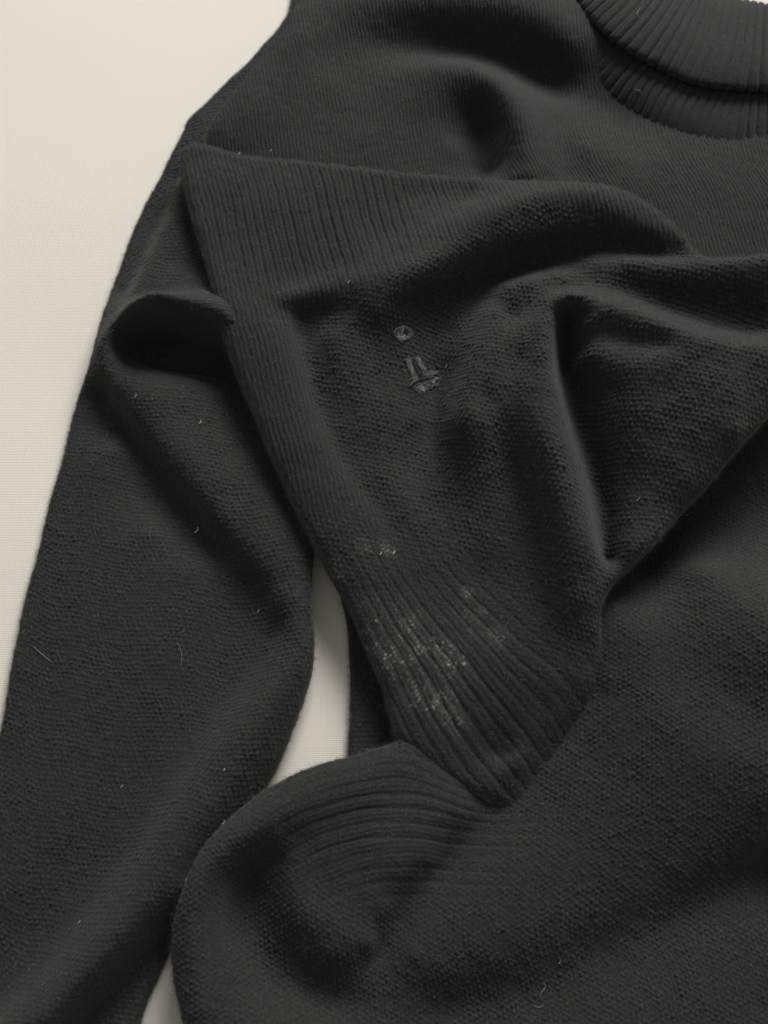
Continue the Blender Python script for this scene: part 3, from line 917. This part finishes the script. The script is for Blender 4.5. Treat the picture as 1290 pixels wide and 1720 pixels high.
th = []
for k in range(12):
    th.append(ring_px(678 + RNG.normal() * 1.2, 561 + RNG.normal() * 1.2, RNG.uniform(9, 15), RNG.uniform(8, 12), 0.00017, RNG.uniform(0, 6), RNG.uniform(7, 10)))
th += bundle((664, 562), (678, 573), 5, 14, 0.00015, 1.5)
for k in range(16):
    b_ = RNG.uniform(0, 6.28)
    cx, cy = 675 + RNG.normal() * 6, 563 + RNG.normal() * 5
    th += bundle((cx, cy), (cx + 8 * math.cos(b_), cy + 8 * math.sin(b_)), 1, 1, 0.00013, 1.5)
tf = bundle((668, 565), (682, 569), 5, 12, 0.00015) + bundle((674, 558), (678, 549), 3, 4, 0.00013)
darn(th, tf, [], 'darned_hole', 'small ring-shaped darn of grey thread above the wider cross-shaped one')
th = bundle((685, 603), (698, 637), 4.2, 30, 0.00016, 1.6) + bundle((699, 602), (715, 629), 5.0, 30, 0.00016, 1.6)
th += bundle((690, 642), (708, 634), 4, 12, 0.00016) + bundle((712, 630), (736, 627), 3, 14, 0.00016) + bundle((708, 640), (736, 642), 8, 34, 0.00016, 3)
th += bundle((696, 642), (710, 660), 9, 30, 0.00015, 3) + bundle((716, 640), (722, 656), 6, 12, 0.00015)
for k in range(70):
    q, r_ = RNG.uniform(0, 6.28), math.sqrt(RNG.random())
    cx, cy = 707 + 20 * r_ * math.cos(q) + 4 * math.sin(q), 632 + 25 * r_ * math.sin(q)
    b_ = RNG.uniform(0, 6.28)
    th += bundle((cx, cy), (cx + 7 * math.cos(b_), cy + 7 * math.sin(b_)), 1, 1, 0.00013, 1.5)
tf = bundle((722, 634), (731, 642), 5, 14, 0.00016) + bundle((704, 648), (713, 658), 5, 9, 0.00015) + bundle((687, 606), (695, 628), 2, 4, 0.00013) + bundle((704, 604), (713, 622), 2, 4, 0.00013)
sl = bundle((692, 606), (709, 637), 1.2, 6, 0.0003, .6) + bundle((692, 648), (712, 636), 1.0, 4, 0.00028, .6) + bundle((709, 637), (733, 634), 0.9, 4, 0.00026, .6)
darn(th, tf, sl, 'darned_hole', 'wide cross-shaped darn of grey thread around a dark slit below the ring-shaped one')


def loose(name, pts, rad, mat, label, cat, group=None, lift=0.0005):
    V, Fc = tube_mesh([thread_px(pts, rad, lift, 0.00002)], 5)
    c0 = V.mean(0)
    o = link_mesh(name, V - c0, Fc, mat)
    o.location = c0
    o['label'] = label; o['category'] = cat
    if group:
        o['group'] = group
    return o


HG = 'pale stray hairs on the sweater'
loose('stray_hair', [(57, 1086), (66, 1095), (76, 1103), (86, 1111)], 0.00013, HAIRC, 'straight pale hair lying near the outer edge of the flat sleeve', 'hair', HG)
loose('stray_hair', [(299, 1080), (304, 1092), (306, 1106), (304, 1120)], 0.00009, HAIRC, 'thin curved hair lying in the middle of the flat sleeve', 'hair', HG)
loose('stray_hair', [(1074, 15), (1070, 22), (1071, 28), (1074, 31)], 0.00014, HAIRC, 'short bent hair lying on the ribbed folded collar', 'hair', HG)
loose('stray_hair', [(914, 1650), (916, 1658), (911, 1664), (908, 1672)], 0.00013, HAIRC, 'small curled hair lying in the long fold of the back panel', 'hair', HG)
loose('stray_hair', [(896, 1688), (905, 1692), (913, 1688)], 0.0001, HAIRC, 'tiny curved hair just below the curled hair on the back panel', 'hair', HG)
loose('stray_hair', [(1066, 152), (1072, 152), (1077, 157)], 0.00013, HAIRC, 'short hair lying on the ribbed neck band below the collar', 'hair', HG)
loose('stray_hair', [(338, 487), (345, 492), (352, 491)], 0.00012, HAIRC, 'short hair lying beside the front panel edge above the sleeve pocket', 'hair', HG)
LG = 'pale lint specks on the sweater'
LINT = [(331, 893, 1.7, 'largest pale lint speck in the middle of the flat sleeve, beside its raised fold'),
        (337, 711, 1.0, 'tiny lint speck below the dark sleeve pocket'),
        (228, 667, .9, 'tiny lint speck at the left edge of the sleeve fold, below the pocket'),
        (434, 1028, 1.0, 'tiny lint speck on the sleeve just left of the cream gap'),
        (205, 1322, .9, 'faint lint speck on the lower flat part of the sleeve'),
        (133, 1550, .9, 'lint speck near the bottom left, on the roll of the sleeve'),
        (377, 1294, .8, 'lint speck on the sleeve roll below the cream gap'),
        (376, 1383, 1.4, 'bright lint speck on the rolled rim of the turned hem, higher of two'),
        (313, 1478, 1.0, 'lint speck on the rolled rim of the turned hem, lower of two'),
        (402, 260, 1.0, 'lint speck on the top edge of the front panel, near its left corner'),
        (455, 255, .8, 'lint speck on the shoulder just above the top edge of the front panel'),
        (586, 475, .9, 'lint speck at the lower end of the first roll on the front panel'),
        (749, 617, 1.0, 'lint speck right of the cross-shaped darn'),
        (662, 929, 1.2, 'bright lint speck above the worn ribs, right one of two'),
        (640, 931, 1.0, 'lint speck above the worn ribs, left one of two'),
        (1072, 840, .9, 'lint speck on the right lobe of the crumpled front panel'),
        (940, 1617, .9, 'lint speck in the long valley near the bottom right')]
for (px, py, s, lab) in LINT:
    loose('lint_speck', [(px - 2 * s, py + 1.5 * s), (px, py - 1), (px + 1.6 * s, py - 2.5 * s), (px + .5 * s, py - 4 * s)], 0.00022 * s, PALE, lab, 'lint', LG)

print('TRIS', sum(len(o.data.polygons) for o in bpy.data.objects if o.type == 'MESH') * 2)
